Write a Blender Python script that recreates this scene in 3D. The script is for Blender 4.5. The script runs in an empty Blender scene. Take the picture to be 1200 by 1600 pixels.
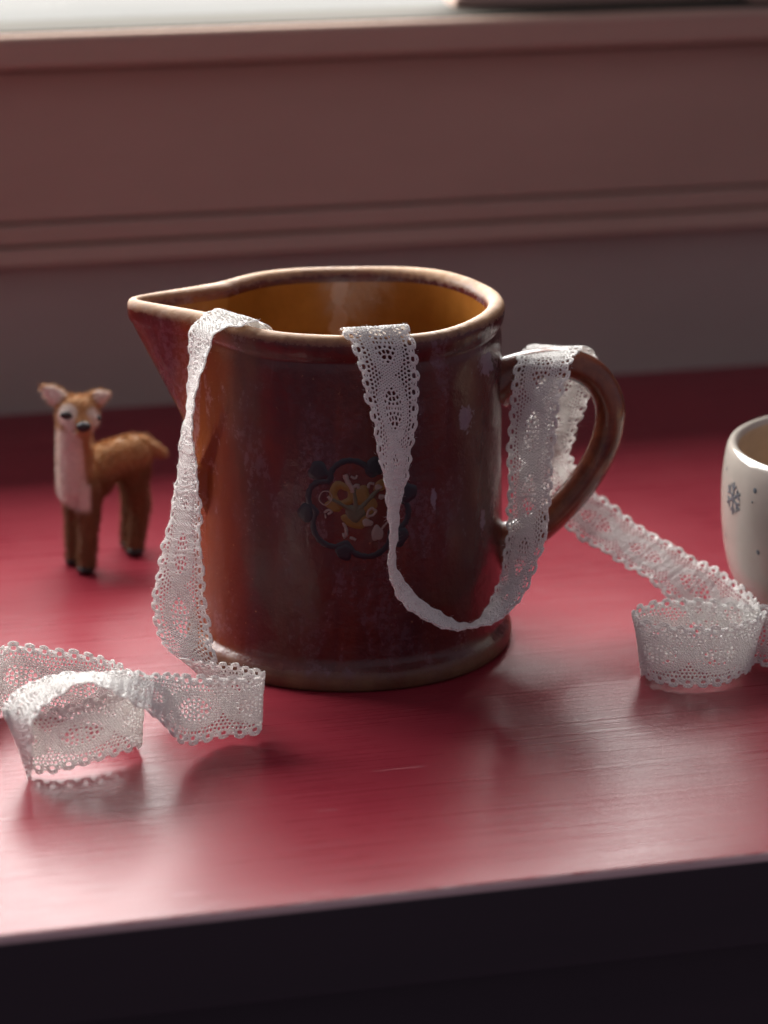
import bpy, bmesh, math, random
import numpy as np
from mathutils import Vector, Matrix, noise
from mathutils.geometry import delaunay_2d_cdt

random.seed(7)
rng = np.random.default_rng(11)
S = bpy.context.scene
COL = S.collection
rad = math.radians

# ------------------------------------------------------------------ camera
cam_d = bpy.data.cameras.new('camera')
cam = bpy.data.objects.new('camera', cam_d)
COL.objects.link(cam)
cam.location = (0.0141, -1.1, 0.41)
cam.rotation_euler = (rad(72), 0, 0)
cam_d.sensor_fit = 'VERTICAL'
cam_d.sensor_height = 36.0
cam_d.lens = 4500 / 1600 * 36.0
cam_d.clip_start = 0.01
cam_d.clip_end = 50
cam_d.dof.use_dof = True
cam_d.dof.focus_distance = 1.085
cam_d.dof.aperture_fstop = 6.6
cam_d.dof.aperture_blades = 9
S.camera = cam

# ------------------------------------------------------------------ light of the room and of the window
SKY_STRENGTH = 15.0
world = bpy.data.worlds.new('World')
S.world = world
world.use_nodes = True
wn = world.node_tree
wn.nodes.clear()
w_out = wn.nodes.new('ShaderNodeOutputWorld')
w_bg = wn.nodes.new('ShaderNodeBackground')
w_tc = wn.nodes.new('ShaderNodeTexCoord')
w_sep = wn.nodes.new('ShaderNodeSeparateXYZ')
w_map = wn.nodes.new('ShaderNodeMapRange')
w_ramp = wn.nodes.new('ShaderNodeValToRGB')
w_map.inputs['From Min'].default_value = -1
w_map.inputs['From Max'].default_value = 1
wn.links.new(w_tc.outputs['Generated'], w_sep.inputs[0])
wn.links.new(w_sep.outputs['Z'], w_map.inputs['Value'])
wn.links.new(w_map.outputs[0], w_ramp.inputs[0])
wn.links.new(w_ramp.outputs[0], w_bg.inputs['Color'])
wn.links.new(w_bg.outputs[0], w_out.inputs['Surface'])
e = w_ramp.color_ramp.elements
e[0].position, e[0].color = 0.30, (0.052, 0.040, 0.058, 1)      # dark floor of the room
e[1].position, e[1].color = 0.85, (0.20, 0.185, 0.215, 1)         # pale ceiling
m_ = e.new(0.52)
m_.color = (0.185, 0.155, 0.190, 1)                              # dim walls of the room
w_bg.inputs['Strength'].default_value = 1.0

S.view_settings.view_transform = 'Standard'
S.view_settings.look = 'None'
S.view_settings.exposure = 0.45
S.view_settings.gamma = 1.0
S.view_settings.use_curve_mapping = False
S.cycles.use_denoising = True
S.cycles.max_bounces = 8
S.cycles.transparent_max_bounces = 8
S.cycles.caustics_reflective = False
S.cycles.caustics_refractive = False

# ------------------------------------------------------------------ helpers
PSI = rad(14)          # the table and the wall stand turned to the camera


def tag(o, label=None, cat=None, group=None, kind=None):
    if label: o['label'] = label
    if cat: o['category'] = cat
    if group: o['group'] = group
    if kind: o['kind'] = kind
    return o


def empty(name, loc=(0, 0, 0), rz=0.0):
    o = bpy.data.objects.new(name, None)
    o.empty_display_size = 0.02
    COL.objects.link(o)
    o.location = loc
    o.rotation_euler = (0, 0, rz)
    return o


def mesh_obj(name, verts, faces, mat, parent=None, smooth=True):
    me = bpy.data.meshes.new(name)
    me.from_pydata([tuple(map(float, v)) for v in verts], [], [tuple(map(int, f)) for f in faces])
    me.update()
    if smooth:
        me.polygons.foreach_set('use_smooth', [True] * len(me.polygons))
    o = bpy.data.objects.new(name, me)
    COL.objects.link(o)
    if mat: me.materials.append(mat)
    if parent: o.parent = parent
    return o


def np_mesh(name, verts, quads, mat, parent=None):
    me = bpy.data.meshes.new(name)
    nv, nf = len(verts), len(quads)
    me.vertices.add(nv)
    me.vertices.foreach_set('co', np.asarray(verts, np.float32).ravel())
    k = quads.shape[1]
    me.loops.add(nf * k)
    me.loops.foreach_set('vertex_index', np.asarray(quads, np.int32).ravel())
    me.polygons.add(nf)
    me.polygons.foreach_set('loop_start', np.arange(0, nf * k, k, dtype=np.int32))
    me.polygons.foreach_set('use_smooth', np.ones(nf, bool))
    me.update()
    me.validate()
    o = bpy.data.objects.new(name, me)
    COL.objects.link(o)
    if mat: me.materials.append(mat)
    if parent: o.parent = parent
    return o


def bm_obj(name, bm, mat, parent=None, smooth=False):
    me = bpy.data.meshes.new(name)
    bm.to_mesh(me)
    bm.free()
    if smooth:
        me.polygons.foreach_set('use_smooth', [True] * len(me.polygons))
    o = bpy.data.objects.new(name, me)
    COL.objects.link(o)
    if mat: me.materials.append(mat)
    if parent: o.parent = parent
    return o


def box(name, x0, x1, y0, y1, z0, z1, mat, parent=None, bevel=0.0015, seg=3):
    bm = bmesh.new()
    bmesh.ops.create_cube(bm, size=1.0)
    for v in bm.verts:
        v.co = Vector((x0 + (v.co.x + .5) * (x1 - x0), y0 + (v.co.y + .5) * (y1 - y0), z0 + (v.co.z + .5) * (z1 - z0)))
    if bevel > 0:
        bmesh.ops.bevel(bm, geom=bm.edges[:], offset=bevel, segments=seg, profile=0.5, affect='EDGES')
    o = bm_obj(name, bm, mat, parent, smooth=bevel > 0)
    if bevel > 0:
        wn_ = o.modifiers.new('normals', 'WEIGHTED_NORMAL')
        wn_.keep_sharp = False
    return o


def extrude_profile(name, prof, x0, x1, mat, parent=None):
    """profile of (y, z) points swept along x; closed at both ends"""
    n = len(prof)
    v = [(x0, y, z) for y, z in prof] + [(x1, y, z) for y, z in prof]
    f = [(i, (i + 1) % n, n + (i + 1) % n, n + i) for i in range(n)]
    f += [tuple(range(n))[::-1], tuple(range(n, 2 * n))]
    o = mesh_obj(name, v, f, mat, parent, smooth=False)
    bm = bmesh.new(); bm.from_mesh(o.data)
    bmesh.ops.recalc_face_normals(bm, faces=bm.faces[:])
    bm.to_mesh(o.data); bm.free()
    bv = o.modifiers.new('edges', 'BEVEL'); bv.width = 0.0015; bv.segments = 3; bv.limit_method = 'ANGLE'
    return o


class NT:
    """small node helper"""
    def __init__(s, name):
        s.m = bpy.data.materials.new(name)
        s.m.use_nodes = True
        s.t = s.m.node_tree
        s.b = s.t.nodes['Principled BSDF']
        s.out = s.t.nodes['Material Output']

    def n(s, typ, **kw):
        nd = s.t.nodes.new('ShaderNode' + typ)
        for k, v in kw.items():
            if k in nd.inputs.keys():
                nd.inputs[k].default_value = v
            else:
                setattr(nd, k, v)
        return nd

    def l(s, a, b):
        s.t.links.new(a, b)

    def coord(s, which='Object', scale=(1, 1, 1), loc=(0, 0, 0), rot=(0, 0, 0)):
        tc = s.n('TexCoord')
        mp = s.n('Mapping')
        mp.inputs['Scale'].default_value = scale
        mp.inputs['Location'].default_value = loc
        mp.inputs['Rotation'].default_value = rot
        s.l(tc.outputs[which], mp.inputs[0])
        return mp.outputs[0]

    def noise(s, vec, scale, detail=4, rough=.55, dist=0.0):
        nd = s.n('TexNoise')
        nd.inputs['Scale'].default_value = scale
        nd.inputs['Detail'].default_value = detail
        nd.inputs['Roughness'].default_value = rough
        nd.inputs['Distortion'].default_value = dist
        s.l(vec, nd.inputs['Vector'])
        return nd.outputs['Fac']

    def ramp(s, fac, stops):
        nd = s.n('ValToRGB')
        el = nd.color_ramp.elements
        while len(el) < len(stops): el.new(0.5)
        for q, (p, c) in zip(el, stops):
            q.position = p
            q.color = (c, c, c, 1) if isinstance(c, (int, float)) else (*c, 1)
        s.l(fac, nd.inputs[0])
        return nd.outputs[0]

    def mix(s, fac, a, b, mode='MIX'):
        nd = s.n('Mix', data_type='RGBA', blend_type=mode)
        for v, i in ((fac, 0), (a, 6), (b, 7)):
            if hasattr(v, 'is_linked'): s.l(v, nd.inputs[i])
            elif i == 0: nd.inputs[0].default_value = v
            else: nd.inputs[i].default_value = (*v, 1)
        return nd.outputs[2]

    def math(s, op, a, b=None):
        nd = s.n('Math', operation=op)
        for v, i in ((a, 0), (b, 1)):
            if v is None: continue
            if hasattr(v, 'is_linked'): s.l(v, nd.inputs[i])
            else: nd.inputs[i].default_value = v
        return nd.outputs[0]

    def bump(s, h, strength=.3, dist=.001, prev=None):
        nd = s.n('Bump')
        nd.inputs['Strength'].default_value = strength
        nd.inputs['Distance'].default_value = dist
        s.l(h, nd.inputs['Height'])
        if prev: s.l(prev, nd.inputs['Normal'])
        return nd.outputs[0]

    def set(s, **kw):
        for k, v in kw.items():
            k = k.replace('_', ' ')
            if hasattr(v, 'is_linked'): s.l(v, s.b.inputs[k])
            elif isinstance(v, tuple): s.b.inputs[k].default_value = (*v, 1) if len(v) == 3 else v
            else: s.b.inputs[k].default_value = v
        return s.m


# ------------------------------------------------------------------ materials
def mat_table():
    k = NT('red_paint')
    c = k.coord(scale=(1, 1, 1))
    st = k.coord(scale=(4, 420, 40), rot=(0, 0, rad(1.0)))
    st2 = k.coord(scale=(9, 1100, 60), loc=(3, 1, 0), rot=(0, 0, rad(-1.2)))
    streak = k.noise(st, 1.0, 5, .6)
    streak2 = k.noise(st2, 1.0, 3, .6)
    cloud = k.noise(c, 14, 4)
    col = k.mix(k.ramp(cloud, [(.3, 0), (.75, 1)]), (.190, .0165, .028), (.235, .024, .037))
    col = k.mix(k.math('MULTIPLY', k.ramp(streak, [(.42, 0), (.75, 1)]), .5), col, (.25, .032, .046))
    col = k.mix(k.math('MULTIPLY', k.ramp(streak2, [(.55, 0), (.8, 1)]), .16), col, (.24, .012, .022))
    # small chips that show a pale ground
    vo = k.n('TexVoronoi')
    vo.inputs['Scale'].default_value = 42
    k.l(k.coord(scale=(.55, 1.3, 1)), vo.inputs['Vector'])
    sel = k.math('GREATER_THAN', k.math('MULTIPLY', vo.outputs['Color'], 1.0), .86)
    chip = k.math('MULTIPLY', k.math('LESS_THAN', vo.outputs['Distance'], .034), sel)
    col = k.mix(chip, col, (.62, .50, .50))
    # fine scratches
    sc = k.noise(k.coord(scale=(26, 420, 1), rot=(0, 0, rad(24))), 1.0, 2, .5, .4)
    scr = k.ramp(sc, [(.735, 0), (.75, 1)])
    sc2 = k.noise(k.coord(scale=(30, 500, 1), rot=(0, 0, rad(-31))), 1.0, 2, .5, .4)
    scr2 = k.ramp(sc2, [(.745, 0), (.76, 1)])
    scratch = k.math('MULTIPLY', k.math('ADD', scr, scr2), .32)
    col = k.mix(scratch, col, (.58, .30, .32))
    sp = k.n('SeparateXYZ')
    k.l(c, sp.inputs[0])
    ed = k.math('MULTIPLY', k.math('SUBTRACT', -.2376, sp.outputs['Y']), 700.0)  # pale rubbed lip that also paints in the edge highlight
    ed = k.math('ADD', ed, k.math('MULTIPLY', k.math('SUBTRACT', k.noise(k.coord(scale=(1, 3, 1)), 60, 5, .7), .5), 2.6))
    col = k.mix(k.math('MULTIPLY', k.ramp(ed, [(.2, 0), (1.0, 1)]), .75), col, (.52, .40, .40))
    rough = k.math('ADD', k.math('MULTIPLY', streak, .20), k.math('MULTIPLY', cloud, .14))
    rough = k.math('ADD', rough, .13)
    b1 = k.bump(streak, .26, .0006)
    b2 = k.bump(streak2, .30, .0004, b1)
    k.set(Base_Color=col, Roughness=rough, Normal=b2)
    k.b.inputs['Specular IOR Level'].default_value = .17
    return k.m


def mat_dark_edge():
    k = NT('dark_edge')  # near-black tone of the front edge and apron
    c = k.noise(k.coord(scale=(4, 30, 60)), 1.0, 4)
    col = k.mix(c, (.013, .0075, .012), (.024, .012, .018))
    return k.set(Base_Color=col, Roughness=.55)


def mat_wall(name, a, b, rough=.8, spec=.3):
    k = NT(name)
    n1 = k.noise(k.coord(scale=(3, 3, 9)), 2.0, 5)
    n2 = k.noise(k.coord(scale=(9, 60, 160)), 1.0, 3)
    col = k.mix(k.ramp(n1, [(.3, 0), (.7, 1)]), a, b)
    bp = k.bump(n2, .2, .0006)
    k.b.inputs['Specular IOR Level'].default_value = spec
    return k.set(Base_Color=col, Roughness=rough, Normal=bp)


def mat_simple(name, col, rough=.5, spec=.5):
    k = NT(name)
    n1 = k.noise(k.coord(scale=(1, 1, 1)), 160.0, 4)
    c = k.mix(n1, tuple(x * .85 for x in col), tuple(min(1, x * 1.15) for x in col))
    k.set(Base_Color=c, Roughness=rough)
    k.b.inputs['Specular IOR Level'].default_value = spec
    return k.m


def mat_glaze():
    """dark iron-red lead glaze, worn, streaky"""
    k = NT('red_brown_glaze')
    c = k.coord()
    streak = k.noise(k.coord(scale=(60, 60, 9)), 1.0, 5, .6, .6)
    blot = k.noise(c, 34, 5, .6)
    fine = k.noise(c, 420, 4, .7)
    col = k.mix(k.ramp(streak, [(.35, 0), (.7, 1)]), (.056, .0080, .0078), (.108, .0180, .0098))
    col = k.mix(k.ramp(blot, [(.45, 0), (.8, 1)]), col, (.048, .009, .012))
    # side towards the spout: its warm window-lit strip painted in as orange
    sep = k.n('SeparateXYZ')
    tc = k.n('TexCoord')
    k.l(tc.outputs['Object'], sep.inputs[0])
    side = k.math('ADD', k.math('MULTIPLY', sep.outputs['X'], -45.0), -1.95)
    side = k.math('ADD', side, k.math('MULTIPLY', blot, .55))
    s1 = k.ramp(side, [(.05, 0), (.95, 1)])
    nosp = k.ramp(k.math('MULTIPLY', k.math('ADD', sep.outputs['X'], .0690), 160.0), [(0, 0), (1, 1)])
    s1 = k.math('MULTIPLY', s1, nosp)
    col = k.mix(k.math('MULTIPLY', s1, .75), col, (.22, .058, .012))
    # pale specks and pits in the glaze
    sp = k.ramp(k.noise(c, 620, 2, .5), [(.70, 0), (.76, 1)])
    spm = k.math('MULTIPLY', sp, k.ramp(blot, [(.40, 0), (.62, 1)]))
    col = k.mix(k.math('MULTIPLY', spm, .55), col, (.36, .20, .10))
    # pale violet-grey mottling in upright patches
    bl = k.noise(k.coord(scale=(75, 75, 26), loc=(.3, .2, .9)), 1.0, 5, .62, .8)
    blm = k.ramp(bl, [(.48, 0), (.70, 1)])
    blm = k.math('MULTIPLY', blm, k.ramp(fine, [(.38, .1), (.6, 1)]))
    blm = k.math('MULTIPLY', blm, k.ramp(k.noise(k.coord(loc=(.11, .02, .05)), 16, 3, .5), [(.40, .08), (.62, 1)]))
    col = k.mix(k.math('MULTIPLY', blm, .42), col, (.28, .21, .29))
    # pale scuffs on the right flank, doubling as painted highlights
    def scuff_glint(cx, cz, rx, rz):
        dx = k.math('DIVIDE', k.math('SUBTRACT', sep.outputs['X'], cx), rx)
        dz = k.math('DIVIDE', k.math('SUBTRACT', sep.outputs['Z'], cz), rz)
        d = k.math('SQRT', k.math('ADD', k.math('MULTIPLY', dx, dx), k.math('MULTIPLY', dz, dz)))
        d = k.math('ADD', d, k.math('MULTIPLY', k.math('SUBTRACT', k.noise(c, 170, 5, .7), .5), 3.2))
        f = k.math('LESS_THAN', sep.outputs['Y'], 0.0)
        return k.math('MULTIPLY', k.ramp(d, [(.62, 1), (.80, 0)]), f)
    sc_ = scuff_glint(.0455, .1030, .0035, .0065)
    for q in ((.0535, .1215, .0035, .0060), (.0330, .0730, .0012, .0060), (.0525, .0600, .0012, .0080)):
        sc_ = k.math('MAXIMUM', sc_, scuff_glint(*q))
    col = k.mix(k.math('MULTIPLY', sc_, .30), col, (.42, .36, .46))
    # scuffed rim and foot where the clay shows
    zr = k.math('ADD', sep.outputs['Z'], k.math('MULTIPLY', k.math('SUBTRACT', fine, .5), .0035))
    rim = k.ramp(k.math('MULTIPLY', k.math('SUBTRACT', zr, .1368), 300.0), [(.0, 0), (1.0, 1)])
    rimcol = k.mix(k.ramp(blot, [(.35, 0), (.65, 1)]), (.25, .115, .045), (.44, .26, .13))
    col = k.mix(rim, col, rimcol)
    ft = k.ramp(k.math('MULTIPLY', k.math('SUBTRACT', .0085, zr), 300.0), [(0, 0), (1, 1)])
    ftm = k.math('MULTIPLY', ft, k.ramp(k.noise(k.coord(scale=(1, 1, .2)), 55, 4), [(.35, 0.25), (.6, 1)]))
    col = k.mix(ftm, col, (.15, .080, .042))
    ro = k.math('ADD', k.math('MULTIPLY', fine, .16), .14)
    ro = k.math('ADD', ro, k.math('MULTIPLY', blm, .32))
    ro = k.math('ADD', ro, k.math('MULTIPLY', rim, .42))
    ro = k.math('ADD', ro, k.math('MULTIPLY', sc_, .25))
    ro = k.math('ADD', ro, k.math('MULTIPLY', ftm, .4))
    b1 = k.bump(k.noise(c, 75, 5, .6), .45, .0018)
    b2 = k.bump(fine, .24, .0005, b1)
    k.set(Base_Color=col, Roughness=ro, Normal=b2)
    k.b.inputs['Specular IOR Level'].default_value = .45
    return k.m


def mat_handle():
    k = NT('brown_handle_glaze')
    c = k.coord()
    st = k.noise(c, 70, 5, .65, .5)
    fine = k.noise(c, 420, 4, .7)
    col = k.mix(k.ramp(st, [(.35, 0), (.65, 1)]), (.075, .015, .010), (.18, .050, .022))
    col = k.mix(k.ramp(fine, [(.62, 0), (.8, .6)]), col, (.24, .12, .05))
    b1 = k.bump(k.noise(c, 90, 3), .3, .0014)
    return k.set(Base_Color=col, Roughness=k.math('ADD', k.math('MULTIPLY', fine, .16), .16), Normal=b1)


def mat_inner_glaze():
    k = NT('honey_glaze')
    c = k.coord()
    n1 = k.noise(c, 45, 5, .6)
    fine = k.noise(c, 380, 4, .65)
    col = k.mix(k.ramp(n1, [(.3, 0), (.75, 1)]), (.20, .070, .010), (.30, .115, .020))
    col = k.mix(k.math('MULTIPLY', k.ramp(fine, [(.6, 0), (.75, 1)]), .3), col, (.18, .06, .015))
    sep = k.n('SeparateXYZ')
    tc = k.n('TexCoord')
    k.l(tc.outputs['Object'], sep.inputs[0])
    dx = k.math('DIVIDE', k.math('ADD', sep.outputs['X'], .0045), .0045)
    d = k.math('ADD', k.math('MULTIPLY', dx, dx), k.math('MULTIPLY', k.math('SUBTRACT', k.noise(c, 95, 5, .65), .5), 4.5))
    rub = k.math('MULTIPLY', k.ramp(d, [(.15, 1), (.55, 0)]), k.math('GREATER_THAN', sep.outputs['Y'], 0.0))
    col = k.mix(k.math('MULTIPLY', rub, .28), col, (.62, .42, .32))
    b1 = k.bump(k.noise(c, 70, 3), .30, .0016)
    return k.set(Base_Color=col, Roughness=k.math('ADD', k.math('MULTIPLY', n1, .2), .12), Normal=b1)


def mat_lace():
    k = NT('cotton_lace')
    c = k.coord()
    n1 = k.noise(c, 260, 3)
    n2 = k.noise(c, 2600, 3, .6)
    col = k.mix(n1, (.89, .87, .845), (.94, .925, .90))
    tw = k.n('TexWave', wave_type='BANDS', bands_direction='DIAGONAL')
    tw.inputs['Scale'].default_value = 520
    tw.inputs['Distortion'].default_value = 6
    tw.inputs['Detail'].default_value = 2
    k.l(c, tw.inputs['Vector'])
    h = k.math('ADD', k.math('MULTIPLY', n2, .7), k.math('MULTIPLY', tw.outputs['Fac'], .5))
    bp = k.bump(h, .9, .0004)
    k.set(Base_Color=col, Roughness=.85, Normal=bp)
    k.b.inputs['Specular IOR Level'].default_value = .2
    k.b.inputs['Sheen Weight'].default_value = .12
    tr = k.n('BsdfTranslucent')
    k.l(col, tr.inputs['Color'])
    k.l(bp, tr.inputs['Normal'])
    mx = k.n('MixShader')
    mx.inputs[0].default_value = .34
    k.l(k.b.outputs[0], mx.inputs[1])
    k.l(tr.outputs[0], mx.inputs[2])
    k.l(mx.outputs[0], k.out.inputs['Surface'])
    return k.m


def mat_attr(name, rough=.9, sheen=.3):
    k = NT(name)
    a = k.n('Attribute', attribute_name='paint')
    n1 = k.noise(k.coord(), 500, 4, .7)
    col = k.mix(k.math('MULTIPLY', n1, .35), a.outputs['Color'], (.12, .05, .02), 'MIX')
    bp = k.bump(k.noise(k.coord(), 900, 4, .7), .5, .0006)
    k.set(Base_Color=col, Roughness=rough, Normal=bp)
    k.b.inputs['Sheen Weight'].default_value = sheen
    k.b.inputs['Specular IOR Level'].default_value = .03
    return k.m


def mat_porcelain():
    k = NT('white_porcelain')
    c = k.coord()
    n1 = k.noise(c, 70, 4)
    col = k.mix(n1, (.34, .30, .262), (.39, .35, .31))
    sp = k.ramp(k.noise(c, 900, 2), [(.74, 0), (.78, 1)])
    col = k.mix(k.math('MULTIPLY', sp, .5), col, (.25, .22, .20))
    b1 = k.bump(k.noise(c, 45, 2), .2, .001)
    k.set(Base_Color=col, Roughness=.10, Normal=b1)
    return k.m


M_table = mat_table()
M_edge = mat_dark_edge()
M_wall = mat_wall('grey_brown_wall_paint', (.33, .285, .25), (.37, .32, .28))
M_panel = mat_wall('rose_brown_panel_paint', (.375, .265, .210), (.42, .30, .24))
M_sill = mat_wall('beige_sill_paint', (.37, .255, .20), (.41, .285, .225), .8)
M_sill_top = mat_wall('darkened_sill_top', (.060, .054, .045), (.072, .064, .054), .9, .05)  # sill darkened on top only, colour offsetting the strong window light
M_dark_wood = mat_simple('dark_sash_paint', (.030, .026, .028), .5)
M_white_sill = mat_wall('white_outer_sill_paint', (.125, .125, .122), (.140, .140, .136), .9, .0)
M_room = mat_wall('room_wall_paint', (.25, .19, .17), (.28, .21, .19))
M_glaze = mat_glaze()
M_inner = mat_inner_glaze()
M_handle = mat_handle()
M_lace = mat_lace()
M_cup = mat_porcelain()
M_cup_in = mat_simple('shaded_cup_inside', (.40, .30, .21), .25)  # tan colour paints in the shade inside the cup
M_cup_blue = mat_simple('grey_blue_cup_print', (.10, .115, .13), .3)
M_felt = mat_attr('felt')
M_fur = mat_attr('fur_fibre', .9, .1)
M_black = mat_simple('black_felt', (.012, .010, .013), .55)
M_slip_black = mat_simple('blue_black_slip', (.010, .011, .016), .30)
M_slip_ochre = mat_simple('ochre_slip', (.16, .085, .014), .35)
M_slip_green = mat_simple('grey_green_slip', (.075, .065, .038), .35)
M_slip_white = mat_simple('worn_white_slip', (.22, .165, .145), .5)


def mat_sky():
    k = NT('overcast_sky')
    em = k.n('Emission')
    em.inputs['Color'].default_value = (1.0, .985, .955, 1)
    em.inputs['Strength'].default_value = SKY_STRENGTH
    k.l(em.outputs[0], k.out.inputs['Surface'])
    return k.m


def mat_glass():
    k = NT('window_glass')
    g = k.n('BsdfGlossy')
    g.inputs['Roughness'].default_value = .02
    t = k.n('BsdfTransparent')
    f = k.n('Fresnel')
    f.inputs['IOR'].default_value = 1.45
    mx = k.n('MixShader')
    k.l(f.outputs[0], mx.inputs[0])
    k.l(t.outputs[0], mx.inputs[1])
    k.l(g.outputs[0], mx.inputs[2])
    k.l(mx.outputs[0], k.out.inputs['Surface'])
    return k.m


# ------------------------------------------------------------------ the setting: wall, window, sky
WN = .3575
wall = box('wall', -1.8, 1.6, WN, WN + .02, -.75, .090, M_wall, None, 0)
wall.rotation_euler = (0, 0, PSI)
tag(wall, kind='structure')
box('wall_section', -1.8, -1.10, .340, .372, .0905, 1.5, M_room, wall, 0)
box('wall_section', .33, 1.6, .340, .372, .0905, 1.5, M_room, wall, 0)
box('wall_section', -1.0995, .3295, .340, .372, .66, 1.5, M_room, wall, 0)

sky = mesh_obj('sky', [(-2.2, 1.5, -.4), (2.2, 1.5, -.4), (2.2, 1.5, 2.6), (-2.2, 1.5, 2.6)], [(0, 1, 2, 3)], mat_sky(), None, False)
sky.rotation_euler = (0, 0, PSI)
tag(sky, kind='structure')

window = empty('window', (0, 0, 0), PSI)
tag(window, 'painted wooden window with beige sill and rose brown panel behind the jug', 'window')
# panel below the sill: board and two stepped mouldings, each a swept profile
box('backing_board', -1.099, .329, .3568, .3590, .0903, .1795, M_panel, window, 0)
extrude_profile('panel_board', [(.3500, .1014), (.3500, .1775), (.3565, .1775), (.3565, .1014)], -1.099, .329, M_panel, window)
extrude_profile('moulding', [(.3565, .0897), (.3490, .0897), (.3490, .1002), (.3565, .1002)], -1.099, .329, M_panel, window)
extrude_profile('moulding', [(.3565, .0795), (.3472, .0795), (.3466, .0805), (.3478, .0885), (.3565, .0885)], -1.099, .329, M_panel, window)
extrude_profile('sill_board', [(.3405, .1810), (.3405, .1985), (.3780, .1985), (.3780, .1810)], -1.099, .329, M_sill_top, window)
extrude_profile('sill_nosing', [(.3350, .1800), (.3335, .1830), (.3335, .1945), (.3345, .1968), (.3370, .1975), (.3400, .1975), (.3400, .1800)], -1.099, .329, M_sill, window)
extrude_profile('outer_sill', [(.3785, .1700), (.3785, .1960), (.62, .1820), (.62, .1600)], -1.099, .329, M_white_sill, window)
box('sash_foot_rail', .143, .2955, .364, .3845, .1990, .2045, M_sill, window, .001)
sash = box('dark_sash_rail', .145, .2955, .366, .384, .2050, .262, M_dark_wood, window, .003)
box('dark_sash_stile', .145, .185, .366, .384, .2625, .659, M_dark_wood, window, .003)
box('side_frame', -1.0995, -1.05, .343, .377, .1990, .659, M_sill, window, .002)
box('side_frame', .296, .3285, .343, .377, .1990, .659, M_sill, window, .002)
pane = mesh_obj('pane', [(-1.05, .380, .199), (.145, .380, .199), (.145, .380, .659), (-1.05, .380, .659)], [(0, 1, 2, 3)], mat_glass(), window, False)
mesh_obj('pane', [(.186, .3755, .263), (.296, .3755, .263), (.296, .3755, .659), (.186, .3755, .659)], [(0, 1, 2, 3)], pane.data.materials[0], window, False)

# ------------------------------------------------------------------ table
table = empty('table', (0, 0, 0), PSI)
tag(table, 'glossy red painted table with brushed streaks and a dark front edge', 'table')


def tabletop():
    y0, y1, t = -.2400, .3570, .026
    prof = []
    r = .0026
    for i in range(9):
        a = rad(90 * i / 8)
        prof.append((y0 + r - r * math.sin(a), -r + r * math.cos(a)))
    top = [(y1, 0)]
    ny = 40
    row = [(y1 - (y1 - (y0 + r)) * i / ny, 0.0) for i in range(ny)] + prof
    xs = np.linspace(-1.0, 1.0, 60)
    v, f = [], []
    for x in xs:
        for (y, z) in row: v.append((x, y, z))
    m = len(row)
    for i in range(len(xs) - 1):
        for j in range(m - 1):
            f.append((i * m + j, i * m + j + 1, (i + 1) * m + j + 1, (i + 1) * m + j))
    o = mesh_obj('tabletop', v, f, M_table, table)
    bm = bmesh.new(); bm.from_mesh(o.data)
    bmesh.ops.recalc_face_normals(bm, faces=bm.faces[:])
    if sum(fc.normal.z for fc in bm.faces) < 0:
        bmesh.ops.reverse_faces(bm, faces=bm.faces[:])
    bm.to_mesh(o.data); bm.free()
    return o


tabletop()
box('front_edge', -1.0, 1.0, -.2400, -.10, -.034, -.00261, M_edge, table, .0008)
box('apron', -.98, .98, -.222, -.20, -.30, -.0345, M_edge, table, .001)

# ------------------------------------------------------------------ jug
JH = .14
jug = empty('jug', (0, 0, 0))
tag(jug, 'old glazed red brown earthenware jug with pointed spout, handle and painted flower', 'jug')
TIP_O, TIP_I, HS = .0912, .0842, .060


def smax(a, b, k):
    h = np.clip(.5 + .5 * (a - b) / k, 0, 1)
    return b * (1 - h) + a * h + k * h * (1 - h)


def spout_r(phi, z, R, tip0, inner):
    """plan outline of the spout at height z; phi measured from the spout direction"""
    t = np.clip((JH - .0065 - z) / (HS - .0055), 0, 1)
    tip = tip0 + (R - .002 - tip0) * t
    al = rad(33 if not inner else 28) * (1 - .55 * t)
    p = np.sqrt(phi ** 2 + (.085 if not inner else .035) ** 2) - (.038 if not inner else .012)
    qx, qy = R * math.cos(al), R * math.sin(al)
    den = qy * np.cos(p) + (tip - qx) * np.sin(p)
    r = tip * qy / np.maximum(den, 1e-5)
    return np.where(p < al * 1.6, r, 0)


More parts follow.
